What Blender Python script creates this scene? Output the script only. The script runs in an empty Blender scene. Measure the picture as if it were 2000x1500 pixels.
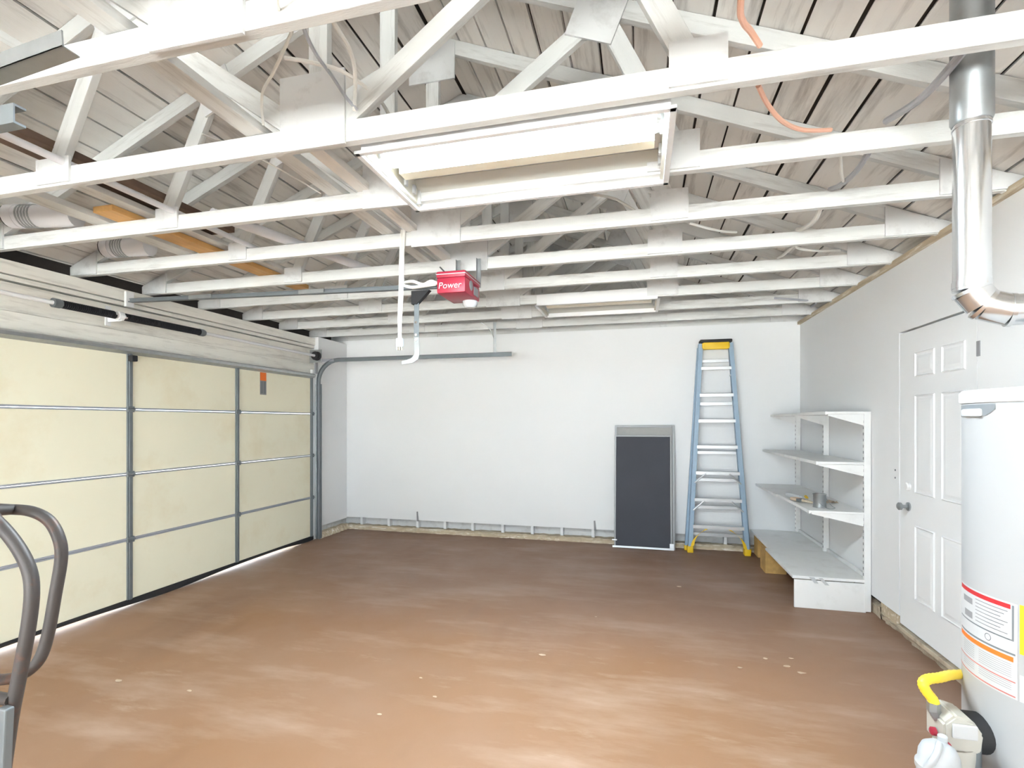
import bpy, bmesh, math, random
from mathutils import Vector, Matrix
from math import pi, sin, cos, atan, sqrt, radians
random.seed(7)
S = bpy.context.scene
COL = S.collection

# ------------------------------------------------------------ camera, sky, exposure
cam = bpy.data.cameras.new('camera'); cam.sensor_width = 36.0; cam.lens = 993.0/2000*36
cam.shift_y = 73.9/2000; cam.clip_start = 0.05; cam.clip_end = 200
co = bpy.data.objects.new('camera', cam); COL.objects.link(co)
co.location = (0, 0, 1.56); co.rotation_euler = (pi/2, 0, 0.2487)
S.camera = co
S.view_settings.view_transform = 'Standard'; S.view_settings.look = 'None'
S.view_settings.gamma = 1.0; S.view_settings.use_curve_mapping = False
S.view_settings.exposure = 1.72
WORLD_STRENGTH = 2.1
TUBE_STRENGTH = 2.0
SUN_STRENGTH = 66.0
STRIP_WATTS = 19.0
w = bpy.data.worlds.new('sky'); S.world = w; w.use_nodes = True
w.node_tree.nodes['Background'].inputs[0].default_value = (0.80, 0.91, 1.0, 1)
w.node_tree.nodes['Background'].inputs[1].default_value = WORLD_STRENGTH
sd = bpy.data.lights.new('sun', 'SUN'); sd.energy = SUN_STRENGTH; sd.angle = radians(.5); sd.color = (.91, .96, 1.0)
so = bpy.data.objects.new('sun', sd); COL.objects.link(so); so.location = (0, 8, 12); so.rotation_euler = (radians(-24), radians(6), 0)   # from beyond the back wall, over the roof: lights the drive behind the viewer

# ------------------------------------------------------------ materials
def lin(c):
    return tuple(((v/255)/12.92 if v/255 <= .04045 else ((v/255+.055)/1.055)**2.4) for v in c)
def mat(name, rgb, rough=.6, metal=0., spec=.5, noise=0., nscale=6., bump=0., bscale=200., dirt=None, dscale=3., damt=.5, stretch=(1,1,1), emit=None, coat=0.):
    m = bpy.data.materials.new(name); m.use_nodes = True
    nt = m.node_tree; N = nt.nodes; L = nt.links; b = N['Principled BSDF']
    c = lin(rgb)
    b.inputs['Base Color'].default_value = (*c, 1); b.inputs['Roughness'].default_value = rough
    b.inputs['Metallic'].default_value = metal; b.inputs['Specular IOR Level'].default_value = spec
    b.inputs['Coat Weight'].default_value = coat
    tc = N.new('ShaderNodeTexCoord'); oi = N.new('ShaderNodeObjectInfo')
    mp = N.new('ShaderNodeMapping'); mp.inputs['Scale'].default_value = stretch
    ad = N.new('ShaderNodeVectorMath'); ad.operation = 'ADD'
    mu = N.new('ShaderNodeMath'); mu.operation = 'MULTIPLY'; mu.inputs[1].default_value = 57.
    L.new(oi.outputs['Random'], mu.inputs[0]); L.new(tc.outputs['Object'], mp.inputs[0])
    L.new(mp.outputs[0], ad.inputs[0]); L.new(mu.outputs[0], ad.inputs[1])
    col = None
    if noise:
        n = N.new('ShaderNodeTexNoise'); n.inputs['Scale'].default_value = nscale; n.inputs['Detail'].default_value = 5
        L.new(ad.outputs[0], n.inputs['Vector'])
        mx = N.new('ShaderNodeMix'); mx.data_type = 'RGBA'
        mx.inputs['A'].default_value = (*[v*(1-noise) for v in c], 1); mx.inputs['B'].default_value = (*[min(1, v*(1+noise)) for v in c], 1)
        L.new(n.outputs['Fac'], mx.inputs['Factor']); col = mx.outputs['Result']
    if dirt:
        n2 = N.new('ShaderNodeTexNoise'); n2.inputs['Scale'].default_value = dscale; n2.inputs['Detail'].default_value = 8; n2.inputs['Roughness'].default_value = .65
        L.new(ad.outputs[0], n2.inputs['Vector'])
        r = N.new('ShaderNodeValToRGB'); r.color_ramp.elements[0].position = .52; r.color_ramp.elements[1].position = .72
        r.color_ramp.elements[1].color = (damt, damt, damt, 1); r.color_ramp.elements[0].color = (0, 0, 0, 1)
        L.new(n2.outputs['Fac'], r.inputs[0])
        m2 = N.new('ShaderNodeMix'); m2.data_type = 'RGBA'
        m2.inputs['A'].default_value = (*c, 1); m2.inputs['B'].default_value = (*lin(dirt), 1)
        if col: L.new(col, m2.inputs['A'])
        L.new(r.outputs[0], m2.inputs['Factor']); col = m2.outputs['Result']
    if col: L.new(col, b.inputs['Base Color'])
    if bump:
        n3 = N.new('ShaderNodeTexNoise'); n3.inputs['Scale'].default_value = bscale; n3.inputs['Detail'].default_value = 3
        L.new(ad.outputs[0], n3.inputs['Vector'])
        bp = N.new('ShaderNodeBump'); bp.inputs['Strength'].default_value = bump; bp.inputs['Distance'].default_value = .002
        L.new(n3.outputs['Fac'], bp.inputs['Height']); L.new(bp.outputs[0], b.inputs['Normal'])
    if emit:
        b.inputs['Emission Color'].default_value = (*emit[0], 1); b.inputs['Emission Strength'].default_value = emit[1]
    return m
GR = (1.2, 11, 11)
M = {}
M['wall'] = mat('white wall paint', (239, 240, 241), .75, noise=.02, nscale=1.2, bump=.25, bscale=120)
M['lumber'] = mat('whitewashed lumber', (221, 222, 220), .7, noise=.07, nscale=2.2, stretch=GR, dirt=(120, 110, 100), dscale=2.0, damt=.42, bump=.4, bscale=30)
M['plank'] = mat('whitewashed sheathing', (238, 236, 232), .8, noise=.07, nscale=1.6, stretch=(.9, 9, 9), dirt=(105, 95, 86), dscale=1.7, damt=.5, bump=.4, bscale=25)
M['header'] = mat('whitewashed header lumber', (242, 239, 230), .7, noise=.06, nscale=2.2, stretch=GR, dirt=(150, 140, 128), dscale=2.0, damt=.4, bump=.4, bscale=30)
M['gusset'] = mat('painted plywood', (220, 221, 221), .75, noise=.04, nscale=5, dirt=(150, 145, 142), dscale=9, damt=.35)
M['felt'] = mat('dark roofing felt', (78, 71, 66), .95, noise=.2)
M['gap dark'] = mat('dark for shaded gaps', (60, 55, 52), .9, noise=.2, stretch=GR)  # dark tone stands in for shade in the eave and wall gaps
M['brown wood'] = mat('dark brown stored board', (105, 84, 70), .8, noise=.25, stretch=GR)
M['orange wood'] = mat('orange stained board', (214, 166, 100), .6, noise=.2, nscale=3, stretch=GR)
M['raw wood'] = mat('raw lumber', (196, 180, 154), .8, noise=.2, nscale=3, stretch=GR, dirt=(240, 238, 232), dscale=3, damt=.95)
M['osb'] = mat('chipboard block', (196, 158, 96), .85, noise=.35, nscale=18)
M['concrete'] = mat('rough concrete curb', (196, 182, 160), .95, noise=.2, nscale=9, bump=1., bscale=40, dirt=(120, 100, 84), dscale=7, damt=.8)
M['cream'] = mat('cream insulated door panel', (241, 236, 212), .65, noise=.03, nscale=1.2, dirt=(214, 190, 140), dscale=1.6, damt=.3)
M['rail'] = mat('pale silver rail', (158, 160, 167), .65)
M['steel'] = mat('galvanised steel', (172, 176, 178), .38, metal=.85, noise=.15, nscale=20)
M['dull steel'] = mat('dull grey steel', (122, 128, 132), .5, metal=.4, noise=.12, nscale=14)
M['shiny'] = mat('bright vent pipe steel', (226, 228, 230), .2, metal=.95, noise=.06, nscale=9)
M['black'] = mat('black rubber', (38, 38, 40), .7)
M['spring'] = mat('black oiled spring steel', (46, 46, 50), .5, metal=.4)
M['white metal'] = mat('white enamel', (238, 238, 238), .35, noise=.02)
M['shelf'] = mat('white shelf enamel', (238, 238, 237), .45, noise=.02, dirt=(196, 192, 185), dscale=5, damt=.3)
M['cream metal'] = mat('aged cream enamel', (212, 208, 196), .4, noise=.04, dirt=(214, 178, 120), dscale=3, damt=.35)
M['grey reflector'] = mat('grey white reflector', (196, 196, 190), .5)
M['red'] = mat('red plastic', (166, 40, 62), .4)
M['white plastic'] = mat('white plastic', (200, 203, 206), .4)
M['valve'] = mat('off white control plastic', (188, 185, 176), .45)
M['jug'] = mat('white jug plastic', (180, 183, 186), .4)
M['ballast'] = mat('cream ballast enamel', (243, 236, 216), .4, dirt=(214, 178, 120), dscale=3, damt=.35)
M['tank'] = mat('pale grey white enamel', (170, 171, 172), .4)
M['blue'] = mat('blue fibreglass', (154, 178, 199), .55, noise=.08, nscale=20)
M['yellow'] = mat('yellow plastic', (238, 196, 30), .5)
M['alu'] = mat('aluminium', (206, 208, 210), .35, metal=.6)
M['screen frame'] = mat('grey aluminium frame', (140, 141, 142), .45, metal=.4)
M['screen mesh'] = mat('charcoal screen mesh', (72, 74, 82), .85, noise=.12, nscale=3)
M['pale mesh'] = mat('pale grey mesh', (170, 170, 168), .85, noise=.08, nscale=30)
M['rust steel'] = mat('worn grey tube', (76, 72, 71), .5, metal=.3, noise=.15, nscale=12, dirt=(140, 84, 50), dscale=9, damt=.7)
M['orange cable'] = mat('orange cable sheath', (238, 186, 160), .5)
M['white cable'] = mat('white cable sheath', (232, 230, 224), .5)
M['grey cable'] = mat('grey cable sheath', (170, 172, 178), .4)
M['pvc'] = mat('white pipe', (228, 228, 232), .4)
M['red ink'] = mat('red print', (188, 44, 50), .6)
M['orange ink'] = mat('orange print', (240, 120, 44), .6)
M['grey ink'] = mat('grey print', (120, 124, 128), .6)
M['pale ink'] = mat('faint print', (140, 140, 143), .6)
M['pink ink'] = mat('thin red print', (196, 120, 112), .6)
M['paper'] = mat('white paper label', (196, 197, 198), .55)
M['yellow paper'] = mat('yellow paper label', (246, 226, 40), .6)
M['black ink'] = mat('black print', (50, 48, 30), .6)
M['olive ink'] = mat('black print on yellow', (172, 156, 22), .6)
M['copper'] = mat('copper', (214, 150, 110), .35, metal=.8)
M['gold yellow'] = mat('yellow coated gas line', (250, 214, 60), .4)
M['flake'] = mat('pale chip', (206, 184, 160), .8)
M['chrome'] = mat('chrome', (230, 230, 232), .12, metal=1.)
M['ground'] = mat('outdoor concrete', (190, 188, 182), .9, noise=.1)
M['tube'] = mat('lit fluorescent tube', (255, 255, 255), .3, emit=((.84, .94, 1.0), TUBE_STRENGTH))
M['tube off'] = mat('unlit fluorescent tube', (240, 240, 240), .3)

def floor_mat():
    m = bpy.data.materials.new('painted brown concrete'); m.use_nodes = True
    nt = m.node_tree; N = nt.nodes; L = nt.links; b = N['Principled BSDF']
    tc = N.new('ShaderNodeTexCoord')
    def noise(scale, detail, stretch, rough=.6):
        mp = N.new('ShaderNodeMapping'); mp.inputs['Scale'].default_value = stretch; mp.inputs['Rotation'].default_value = (0, 0, -.25)
        L.new(tc.outputs['Object'], mp.inputs[0])
        n = N.new('ShaderNodeTexNoise'); n.inputs['Scale'].default_value = scale; n.inputs['Detail'].default_value = detail; n.inputs['Roughness'].default_value = rough
        L.new(mp.outputs[0], n.inputs['Vector']); return n.outputs['Fac']
    def ramp(f, a, bq, c0, c1):
        r = N.new('ShaderNodeValToRGB'); r.color_ramp.elements[0].position = a; r.color_ramp.elements[1].position = bq
        r.color_ramp.elements[0].color = (*c0, 1); r.color_ramp.elements[1].color = (*c1, 1)
        L.new(f, r.inputs[0]); return r.outputs[0]
    def mix(fac, a, bcol):
        x = N.new('ShaderNodeMix'); x.data_type = 'RGBA'; L.new(fac, x.inputs['Factor']); L.new(a, x.inputs['A'])
        x.inputs['B'].default_value = (*bcol, 1); return x.outputs['Result']
    base = ramp(noise(.55, 4, (1, 1.3, 1)), .3, .7, lin((152, 113, 80)), lin((160, 127, 104)))
    c1 = mix(ramp(noise(1.5, 6, (.6, 2.2, 1)), .50, .70, (0, 0, 0), (.72,)*3), base, lin((184, 156, 136)))
    c2 = mix(ramp(noise(3.4, 8, (.5, 1.7, 1), .7), .60, .74, (0, 0, 0), (.5,)*3), c1, lin((190, 166, 146)))
    c3 = mix(ramp(noise(.8, 3, (1.5, .5, 1)), .58, .75, (0, 0, 0), (.4,)*3), c2, lin((112, 82, 64)))
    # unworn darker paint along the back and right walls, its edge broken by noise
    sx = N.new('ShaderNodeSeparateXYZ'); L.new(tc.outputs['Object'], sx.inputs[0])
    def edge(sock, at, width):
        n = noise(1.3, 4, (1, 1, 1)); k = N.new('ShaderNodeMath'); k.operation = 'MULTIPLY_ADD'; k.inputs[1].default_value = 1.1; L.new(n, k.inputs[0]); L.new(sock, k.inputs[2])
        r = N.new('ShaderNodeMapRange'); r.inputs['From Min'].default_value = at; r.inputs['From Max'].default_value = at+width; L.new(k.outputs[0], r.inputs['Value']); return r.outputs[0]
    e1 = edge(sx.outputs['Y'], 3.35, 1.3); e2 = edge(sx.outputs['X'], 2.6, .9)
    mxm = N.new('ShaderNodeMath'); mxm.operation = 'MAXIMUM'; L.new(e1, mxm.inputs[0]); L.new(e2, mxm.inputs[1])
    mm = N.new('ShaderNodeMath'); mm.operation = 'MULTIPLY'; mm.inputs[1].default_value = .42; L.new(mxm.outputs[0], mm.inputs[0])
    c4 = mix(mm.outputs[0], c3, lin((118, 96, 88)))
    L.new(c4, b.inputs['Base Color'])
    rr = ramp(noise(2.0, 4, (1, 1, 1)), .3, .7, (.42,)*3, (.62,)*3); L.new(rr, b.inputs['Roughness'])
    b.inputs['Specular IOR Level'].default_value = .35
    bp = N.new('ShaderNodeBump'); bp.inputs['Strength'].default_value = .25; bp.inputs['Distance'].default_value = .004
    L.new(noise(6, 6, (1, 1, 1)), bp.inputs['Height']); L.new(bp.outputs[0], b.inputs['Normal'])
    return m
M['floor'] = floor_mat()

# ------------------------------------------------------------ mesh helpers
class B:
    def __init__(s): s.bm = bmesh.new()
    def box(s, lo, hi, bev=0., rot=None, piv=None):
        lo = Vector(lo); hi = Vector(hi)
        r = bmesh.ops.create_cube(s.bm, size=1.0); vs = r['verts']
        c = (lo+hi)/2; d = hi-lo
        for v in vs: v.co = Vector((v.co.x*d.x, v.co.y*d.y, v.co.z*d.z))+c
        if bev:
            es = list({e for v in vs for e in v.link_edges})
            q = bmesh.ops.bevel(s.bm, geom=es, offset=bev, segments=2, affect='EDGES', profile=.5)
            vs = list({v for f in q['faces'] for v in f.verts} | {v for v in vs if v.is_valid})
        if rot is not None:
            p = Vector(piv) if piv is not None else c
            for v in vs: v.co = rot @ (v.co-p)+p
        return s
    def tube(s, path, r, n=10, closed=False, caps=True):
        P = [Vector(p) for p in path]; k = len(P)
        R = r if isinstance(r, (list, tuple)) else [r]*k
        T = []
        for i in range(k):
            a = P[(i-1) % k] if (closed or i > 0) else P[i]; b = P[(i+1) % k] if (closed or i < k-1) else P[i]
            T.append((b-a).normalized())
        up = Vector((0, 0, 1)) if abs(T[0].z) < .9 else Vector((1, 0, 0))
        u = T[0].cross(up).normalized(); rings = []
        for i in range(k):
            u = (u-T[i]*u.dot(T[i])).normalized(); v = T[i].cross(u)
            rings.append([s.bm.verts.new(P[i]+(u*cos(2*pi*j/n)+v*sin(2*pi*j/n))*R[i]) for j in range(n)])
        for i in range(k if closed else k-1):
            a = rings[i]; b = rings[(i+1) % k]
            for j in range(n): s.bm.faces.new((a[j], a[(j+1) % n], b[(j+1) % n], b[j]))
        if caps and not closed:
            s.bm.faces.new(rings[0][::-1]); s.bm.faces.new(rings[-1])
        return s
    def cyl(s, p0, p1, r, n=20): return s.tube([p0, p1], r, n)
    def lathe(s, prof, c, n=32, axis='Z'):
        rings = []
        for (r, z) in prof:
            ring = []
            for j in range(n):
                a = 2*pi*j/n
                v = (r*cos(a), r*sin(a), z)
                if axis == 'Y': v = (v[0], v[2], v[1])
                if axis == 'X': v = (v[2], v[0], v[1])
                ring.append(s.bm.verts.new(Vector(c)+Vector(v)))
            rings.append(ring)
        for a, b in zip(rings, rings[1:]):
            for j in range(n): s.bm.faces.new((a[j], a[(j+1) % n], b[(j+1) % n], b[j]))
        s.bm.faces.new(rings[0][::-1]); s.bm.faces.new(rings[-1])
        return s
    def prism(s, pts, d):
        d = Vector(d); a = [s.bm.verts.new(Vector(p)) for p in pts]; b = [s.bm.verts.new(Vector(p)+d) for p in pts]
        s.bm.faces.new(a); s.bm.faces.new(b[::-1]); n = len(a)
        for i in range(n): s.bm.faces.new((a[i], b[i], b[(i+1) % n], a[(i+1) % n]))
        return s
    def patch(s, c, r, a0, a1, z0, z1, n=12):     # a thin sticker following a cylinder
        lo = []; hi = []
        for i in range(n+1):
            a = a0+(a1-a0)*i/n; p = Vector((c[0]+r*cos(a), c[1]+r*sin(a), 0))
            lo.append(s.bm.verts.new(p+Vector((0, 0, z0)))); hi.append(s.bm.verts.new(p+Vector((0, 0, z1))))
        for i in range(n): s.bm.faces.new((lo[i], lo[i+1], hi[i+1], hi[i]))
        return s
    def mesh(s, name, shift=(0, 0, 0), smooth=False):
        bmesh.ops.recalc_face_normals(s.bm, faces=s.bm.faces[:])
        sh = Vector(shift)
        for v in s.bm.verts: v.co -= sh
        me = bpy.data.meshes.new(name); s.bm.to_mesh(me); s.bm.free()
        if smooth:
            for p in me.polygons: p.use_smooth = True
            try: me.set_sharp_from_angle(angle=radians(38))
            except Exception: pass
        return me
def tag(o, label=None, cat=None, group=None, kind=None):
    if label: o['label'] = label
    if cat: o['category'] = cat
    if group: o['group'] = group
    if kind: o['kind'] = kind
    return o
def thing(name, loc, label, cat, group=None, kind=None):
    o = bpy.data.objects.new(name, None); COL.objects.link(o); o.location = loc; o.empty_display_size = .1
    return tag(o, label, cat, group, kind)
def root_of(o):
    while o.parent: o = o.parent
    return o
def part(name, b, m, parent, smooth=False, label=None):
    me = b.mesh(name, root_of(parent).location, smooth); me.materials.append(M[m])
    o = bpy.data.objects.new(name, me); COL.objects.link(o); o.parent = parent
    if label: o['label'] = label
    return o
def solo(name, b, m, label, cat=None, group=None, kind=None, smooth=False):
    xs = [v.co for v in b.bm.verts]
    lo = [min(v[i] for v in xs) for i in range(3)]; hi = [max(v[i] for v in xs) for i in range(3)]
    loc = Vector(((lo[0]+hi[0])/2, (lo[1]+hi[1])/2, lo[2]))
    me = b.mesh(name, loc, smooth); me.materials.append(M[m])
    o = bpy.data.objects.new(name, me); COL.objects.link(o); o.location = loc
    return tag(o, label, cat, group, kind)
_cache = {}
def lumber(name, p0, p1, wid, thk, m, parent=None, side=(0, 1, 0)):
    """A sawn board between two points; its own X runs with the grain, its thickness lies along SIDE."""
    p0 = Vector(p0); p1 = Vector(p1); L = (p1-p0).length
    key = (round(L, 3), wid, thk, m)
    if key not in _cache:
        b = B(); b.box((-L/2, -thk/2, -wid/2), (L/2, thk/2, wid/2), bev=.002 if thk > .03 else 0)
        me = b.mesh(name); me.materials.append(M[m]); _cache[key] = me
    o = bpy.data.objects.new(name, _cache[key]); COL.objects.link(o)
    x = (p1-p0).normalized(); y = Vector(side); y = (y-x*y.dot(x)).normalized(); z = x.cross(y)
    mt = Matrix((x, y, z)).transposed().to_4x4(); mt.translation = (p0+p1)/2
    if parent:
        o.parent = parent; mt.translation -= root_of(parent).location
    o.matrix_basis = mt
    return o
def text_mesh(body, size, thick=.0005):
    cu = bpy.data.curves.new('lettering', 'FONT'); cu.body = body; cu.size = size; cu.extrude = thick; cu.shear = 0
    cu.align_x = 'LEFT'; cu.resolution_u = 3
    o = bpy.data.objects.new('lettering', cu); COL.objects.link(o)
    bpy.context.view_layer.update()
    me = bpy.data.meshes.new_from_object(o.evaluated_get(bpy.context.evaluated_depsgraph_get()))
    bpy.data.objects.remove(o)
    return me
def lettering(me, fn, m, parent, name='lettering'):
    R = root_of(parent).location
    for v in me.vertices: v.co = Vector(fn(v.co))-R
    me.materials.clear(); me.materials.append(M[m])
    o = bpy.data.objects.new(name, me); COL.objects.link(o); o.parent = parent
    return o
def smooth_path(pts, k=6, closed=False):
    P = [Vector(p) for p in pts]; n = len(P); out = []
    for i in range(n if closed else n-1):
        g = (lambda j: P[j % n]) if closed else (lambda j: P[max(0, min(n-1, j))])
        p0, p1, p2, p3 = g(i-1), g(i), g(i+1), g(i+2)
        for j in range(k):
            t = j/k
            out.append(.5*((2*p1)+(p2-p0)*t+(2*p0-5*p1+4*p2-p3)*t*t+(3*p1-p0-3*p2+p3)*t**3))
    if not closed: out.append(P[-1])
    return out

# ------------------------------------------------------------ dimensions
XL, XR, YB, YR = -4.20, 1.82, 6.656, -5.60      # left wall, right wall, back wall, rear wall
ZC = 2.73                                       # underside of the truss chords
XC, SL, ZR = -1.33, .41, 4.105                  # ridge line, roof slope, underside of sheathing at the ridge
def zr(x): return ZR-SL*abs(x-XC)

# ------------------------------------------------------------ setting
b = B(); b.box((-4.75, YR-.2, -.15), (2.35, YB+.25, 0))
solo('floor', b, 'floor', 'brown painted concrete garage floor with pale worn streaks', 'floor', kind='structure')
b = B(); b.box((-40, -40, -.35), (-4.76, 40, -.012)); b.box((2.36, -40, -.35), (40, 40, -.012)); b.box((-4.76, -40, -.35), (2.36, YR-.21, -.012)); b.box((-4.76, YB+.26, -.35), (2.36, 40, -.012))
solo('ground', b, 'ground', 'pale concrete ground outside the garage', 'ground', kind='structure')

# back wall: drywall cut off above the floor, studs, backing and sill showing below
wb = thing('wall_back', (XC, YB, 0), 'white painted back wall with its drywall cut off above the floor', 'wall', kind='structure')
b = B(); b.box((-4.75, YB, .165), (2.35, YB+.013, ZC+.02)); part('drywall', b, 'wall', wb)
b = B(); b.box((-4.75, YB+.10, 0), (2.35, YB+.22, 4.3)); part('backing', b, 'gusset', wb)
for i, x in enumerate((-3.967, -3.531, -3.084, -2.665, -2.258, -1.827, -1.415, -1.015, -.607, -.2, .2, .6, 1.0, 1.4, 1.75)):
    lumber('stud', (x, YB+.058, .04), (x, YB+.058, .30), .038, .086, 'wall', wb, side=(0, 1, 0))
def rough_strip(p0, p1, w_, h_, seed, nx=60):
    rnd = random.Random(seed); p0 = Vector(p0); p1 = Vector(p1); d = (p1-p0); t = d.normalized(); s_ = Vector((-t.y, t.x, 0))
    b = B(); rows = []
    for i in range(nx+1):
        p = p0+d*i/nx; k = rnd.uniform(-.012, .014)
        rows.append([b.bm.verts.new(p+s_*(-w_+k)+Vector((0, 0, -.002))), b.bm.verts.new(p+s_*(-w_*.8+k)+Vector((0, 0, h_*rnd.uniform(.35, .6)))),
                     b.bm.verts.new(p+s_*(-w_*.3)+Vector((0, 0, h_*rnd.uniform(.8, 1.05)))), b.bm.verts.new(p+s_*.09+Vector((0, 0, h_*rnd.uniform(.85, 1.0)))), b.bm.verts.new(p+s_*.09)])
    for a, c in zip(rows, rows[1:]):
        for j in range(4): b.bm.faces.new((a[j], a[j+1], c[j+1], c[j]))
    return b
part('sill_plate', rough_strip((XL, YB-.005, 0), (XR, YB-.005, 0), .05, .062, 3, 150), 'raw wood', wb)
b = B(); rnd = random.Random(5)
for x, h in ((-3.07, .12), (-.58, .11)):          # torn drywall slots
    b.prism([(x-.012, YB-.004, .15), (x+.018, YB-.004, .15), (x+.004, YB-.004, .17+h), (x-.016, YB-.004, .165+h)], (0, .004, 0))
part('torn_edge', b, 'pale ink', wb)
# gable above the back wall is the backing piece itself

# left wall: jambs, corner piece with cut drywall
wl = thing('wall_left', (XL, 6.2, 0), 'short white wall between the garage door and the back corner', 'wall', kind='structure')
b = B(); b.box((-4.30, 5.98, .15), (XL, YB, 2.70)); b.box((-4.30, 5.86, .0), (XL-.005, 5.98, 2.25)); part('drywall', b, 'wall', wl)
b = B(); b.box((-4.75, 5.98, 0), (-4.27, YB+.1, 2.6)); part('backing', b, 'gusset', wl)
part('sill_plate', rough_strip((XL, 5.95, 0), (XL, YB, 0), .055, .07, 9, 22), 'raw wood', wl)
b = B(); b.box((-4.75, YR, 0), (XL, .86, 2.70)); part('drywall', b, 'wall', wl)
b = B(); b.box((-4.75, YR, 2.18), (-4.44, YB+.2, 2.68)); part('backing', b, 'gap dark', wl)
b = B(); b.box((-4.50, YR, 2.60), (-4.46, YB, 2.89)); part('eave_shade', b, 'gap dark', wl)  # dark board put in where the eave gap lies in shade
b = B(); b.box((-4.78, YR, 2.45), (-4.74, YB+.2, 2.80)); part('backing', b, 'gap dark', wl)

# right wall with the door hole
D0, D1, DZ0, DZ1 = 3.40, 4.275, .10, 2.195
wr = thing('wall_right', (XR, 2, 0), 'white painted right wall with a flush six-panel door', 'wall', kind='structure')
b = B(); b.box((XR, YR, .10), (XR+.1, D0-.012, ZC-.01)); b.box((XR, D1+.006, .15), (XR+.1, YB, ZC-.01)); b.box((XR, D0-.012, DZ1+.012), (XR+.1, D1+.006, ZC-.01))
part('drywall', b, 'wall', wr)
b = B(); b.box((XR+.06, YR, 0), (2.35, YB+.2, ZC-.03)); part('backing', b, 'gap dark', wr)
lumber('top_plate', (XR+.02, YR, ZC-.005), (XR+.02, YB, ZC-.005), .035, .10, 'raw wood', wr, side=(1, 0, 0))
part('curb', rough_strip((XR, 4.62, 0), (XR, 1.2, 0), -.025, .055, 17, 70), 'concrete', wr)
part('curb', rough_strip((XR, YB, 0), (XR, 4.6, 0), -.02, .10, 19, 30), 'concrete', wr)
b = B(); b.box((XR+.02, 4.32, .05), (XR+.06, 4.62, .15)); part('framing', b, 'raw wood', wr)
b = B(); b.box((XR-.006, 3.365, 1.925), (XR+.001, 3.392, 2.01), bev=.002); part('wall_plate', b, 'pale ink', wr, label='small grey beige strip on the wall')
for (y, z) in ((4.334, 1.204), (4.334, 1.147)):
    b = B(); b.cyl((XR-.004, y, z), (XR+.002, y, z), .007, 8); part('screw_hole', b, 'grey ink', wr)

# rear wall (behind the viewer) with a wide doorway
b = B(); b.box((-4.75, YR-.15, 0), (-4.1, YR, 4.3)); b.box((1.75, YR-.15, 0), (2.35, YR, 4.3)); b.box((-4.1, YR-.15, 2.45), (1.75, YR, 4.3))
solo('wall_rear', b, 'wall', 'white rear wall with a wide open doorway', 'wall', kind='structure')

# ceiling: felt over single sheathing planks running front to back
ce = thing('ceiling', (XC, 2, 2.6), 'underside of a gable roof sheathed in whitewashed planks', 'ceiling', kind='structure')
b = B()
for s in (-1, 1):
    xe = XC+s*3.72
    b.prism([(XC, YR-.1, ZR+.03), (xe, YR-.1, zr(xe)+.03), (xe, YR-.1, zr(xe)+.06), (XC, YR-.1, ZR+.06)], (0, YB-YR+.35, 0))
part('roofing_felt', b, 'felt', ce)
cs = 1/sqrt(1+SL*SL); sn = SL*cs
rnd = random.Random(11)
for s in (-1, 1):
    d = .014; k = 0
    while d < 3.95:
        wid = .184
        nrm = Vector((s*sn, 0, cs)); along = Vector((s*cs, 0, -sn))
        mid = Vector((XC, 0, ZR))+along*(d+wid/2)+nrm*.0105
        cut = rnd.choice((-.5, .1, 3.12, 3.73, 4.34, 4.95)); y0, y1 = YR-.02, YB+.12
        for (a, c) in ((y0, cut-.002), (cut+.002, y1)):
            dz = rnd.uniform(-.002, .002)
            lumber('plank', mid+Vector((0, a, dz)), mid+Vector((0, c, dz)), wid+rnd.choice((0, 0, -.003)), .019, 'plank', ce, side=nrm)
        d += wid+.012+(rnd.random() < .2)*.006; k += 1

# header over the garage door
th = thing('trim_1', (-4.3, 3.4, 2.2), 'built-up whitewashed header boards over the garage door', 'header', kind='structure')
for zc_, wd_, xf_ in ((2.635, .095, -4.25), (2.563, .034, -4.265), (2.433, .200, -4.272), (2.212, .230, -4.240)):
    y0_, y1_ = (YR, YB) if zc_ > 2.5 else (.86, 5.98)
    lumber('board', (xf_-.055, y0_, zc_), (xf_-.055, y1_, zc_), wd_, .11, 'header', th, side=(1, 0, 0))

# ------------------------------------------------------------ garage door (door_1)
XD = -4.19
gd = thing('door_1', (XD, 3.38, 0), 'cream sectional garage door with galvanised stiles', 'garage door', kind='structure')
ZS = [.05, .567, 1.118, 1.664, 2.15]
YS = [.96, 2.17, 3.365, 4.545, 5.81]
for r in range(4):
    for c in range(4):
        b = B(); b.box((XD-.045, YS[c]+.003, ZS[r]+.012), (XD, YS[c+1]-.003, ZS[r+1]-.012), bev=.004); part('panel', b, 'cream', gd)
for r, z in enumerate(ZS[1:4]):
    b = B(); b.box((XD-.03, YS[0], z-.013), (XD+.006, YS[4], z-.002), bev=.002); b.box((XD-.03, YS[0], z+.002), (XD+.009, YS[4], z+.015), bev=.002); part('section_rail', b, 'rail', gd)
for i, y in enumerate(YS):
    b = B()
    for r in range(4):
        z0, z1 = ZS[r]+.01, ZS[r+1]-.01
        b.box((XD-.01, y-.024, z0), (XD+.012, y+.024, z1), bev=.003); b.box((XD+.006, y-.012, z0), (XD+.020, y+.012, z1), bev=.003)
    part('stile', b, 'dull steel', gd)
    for z in ZS[1:4]:
        b = B(); b.box((XD+.002, y-.030, z-.022), (XD+.026, y+.030, z+.026), bev=.004); b.cyl((XD+.022, y-.034, z+.002), (XD+.022, y+.034, z+.002), .008, 8); part('hinge', b, 'dull steel', gd)
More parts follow.
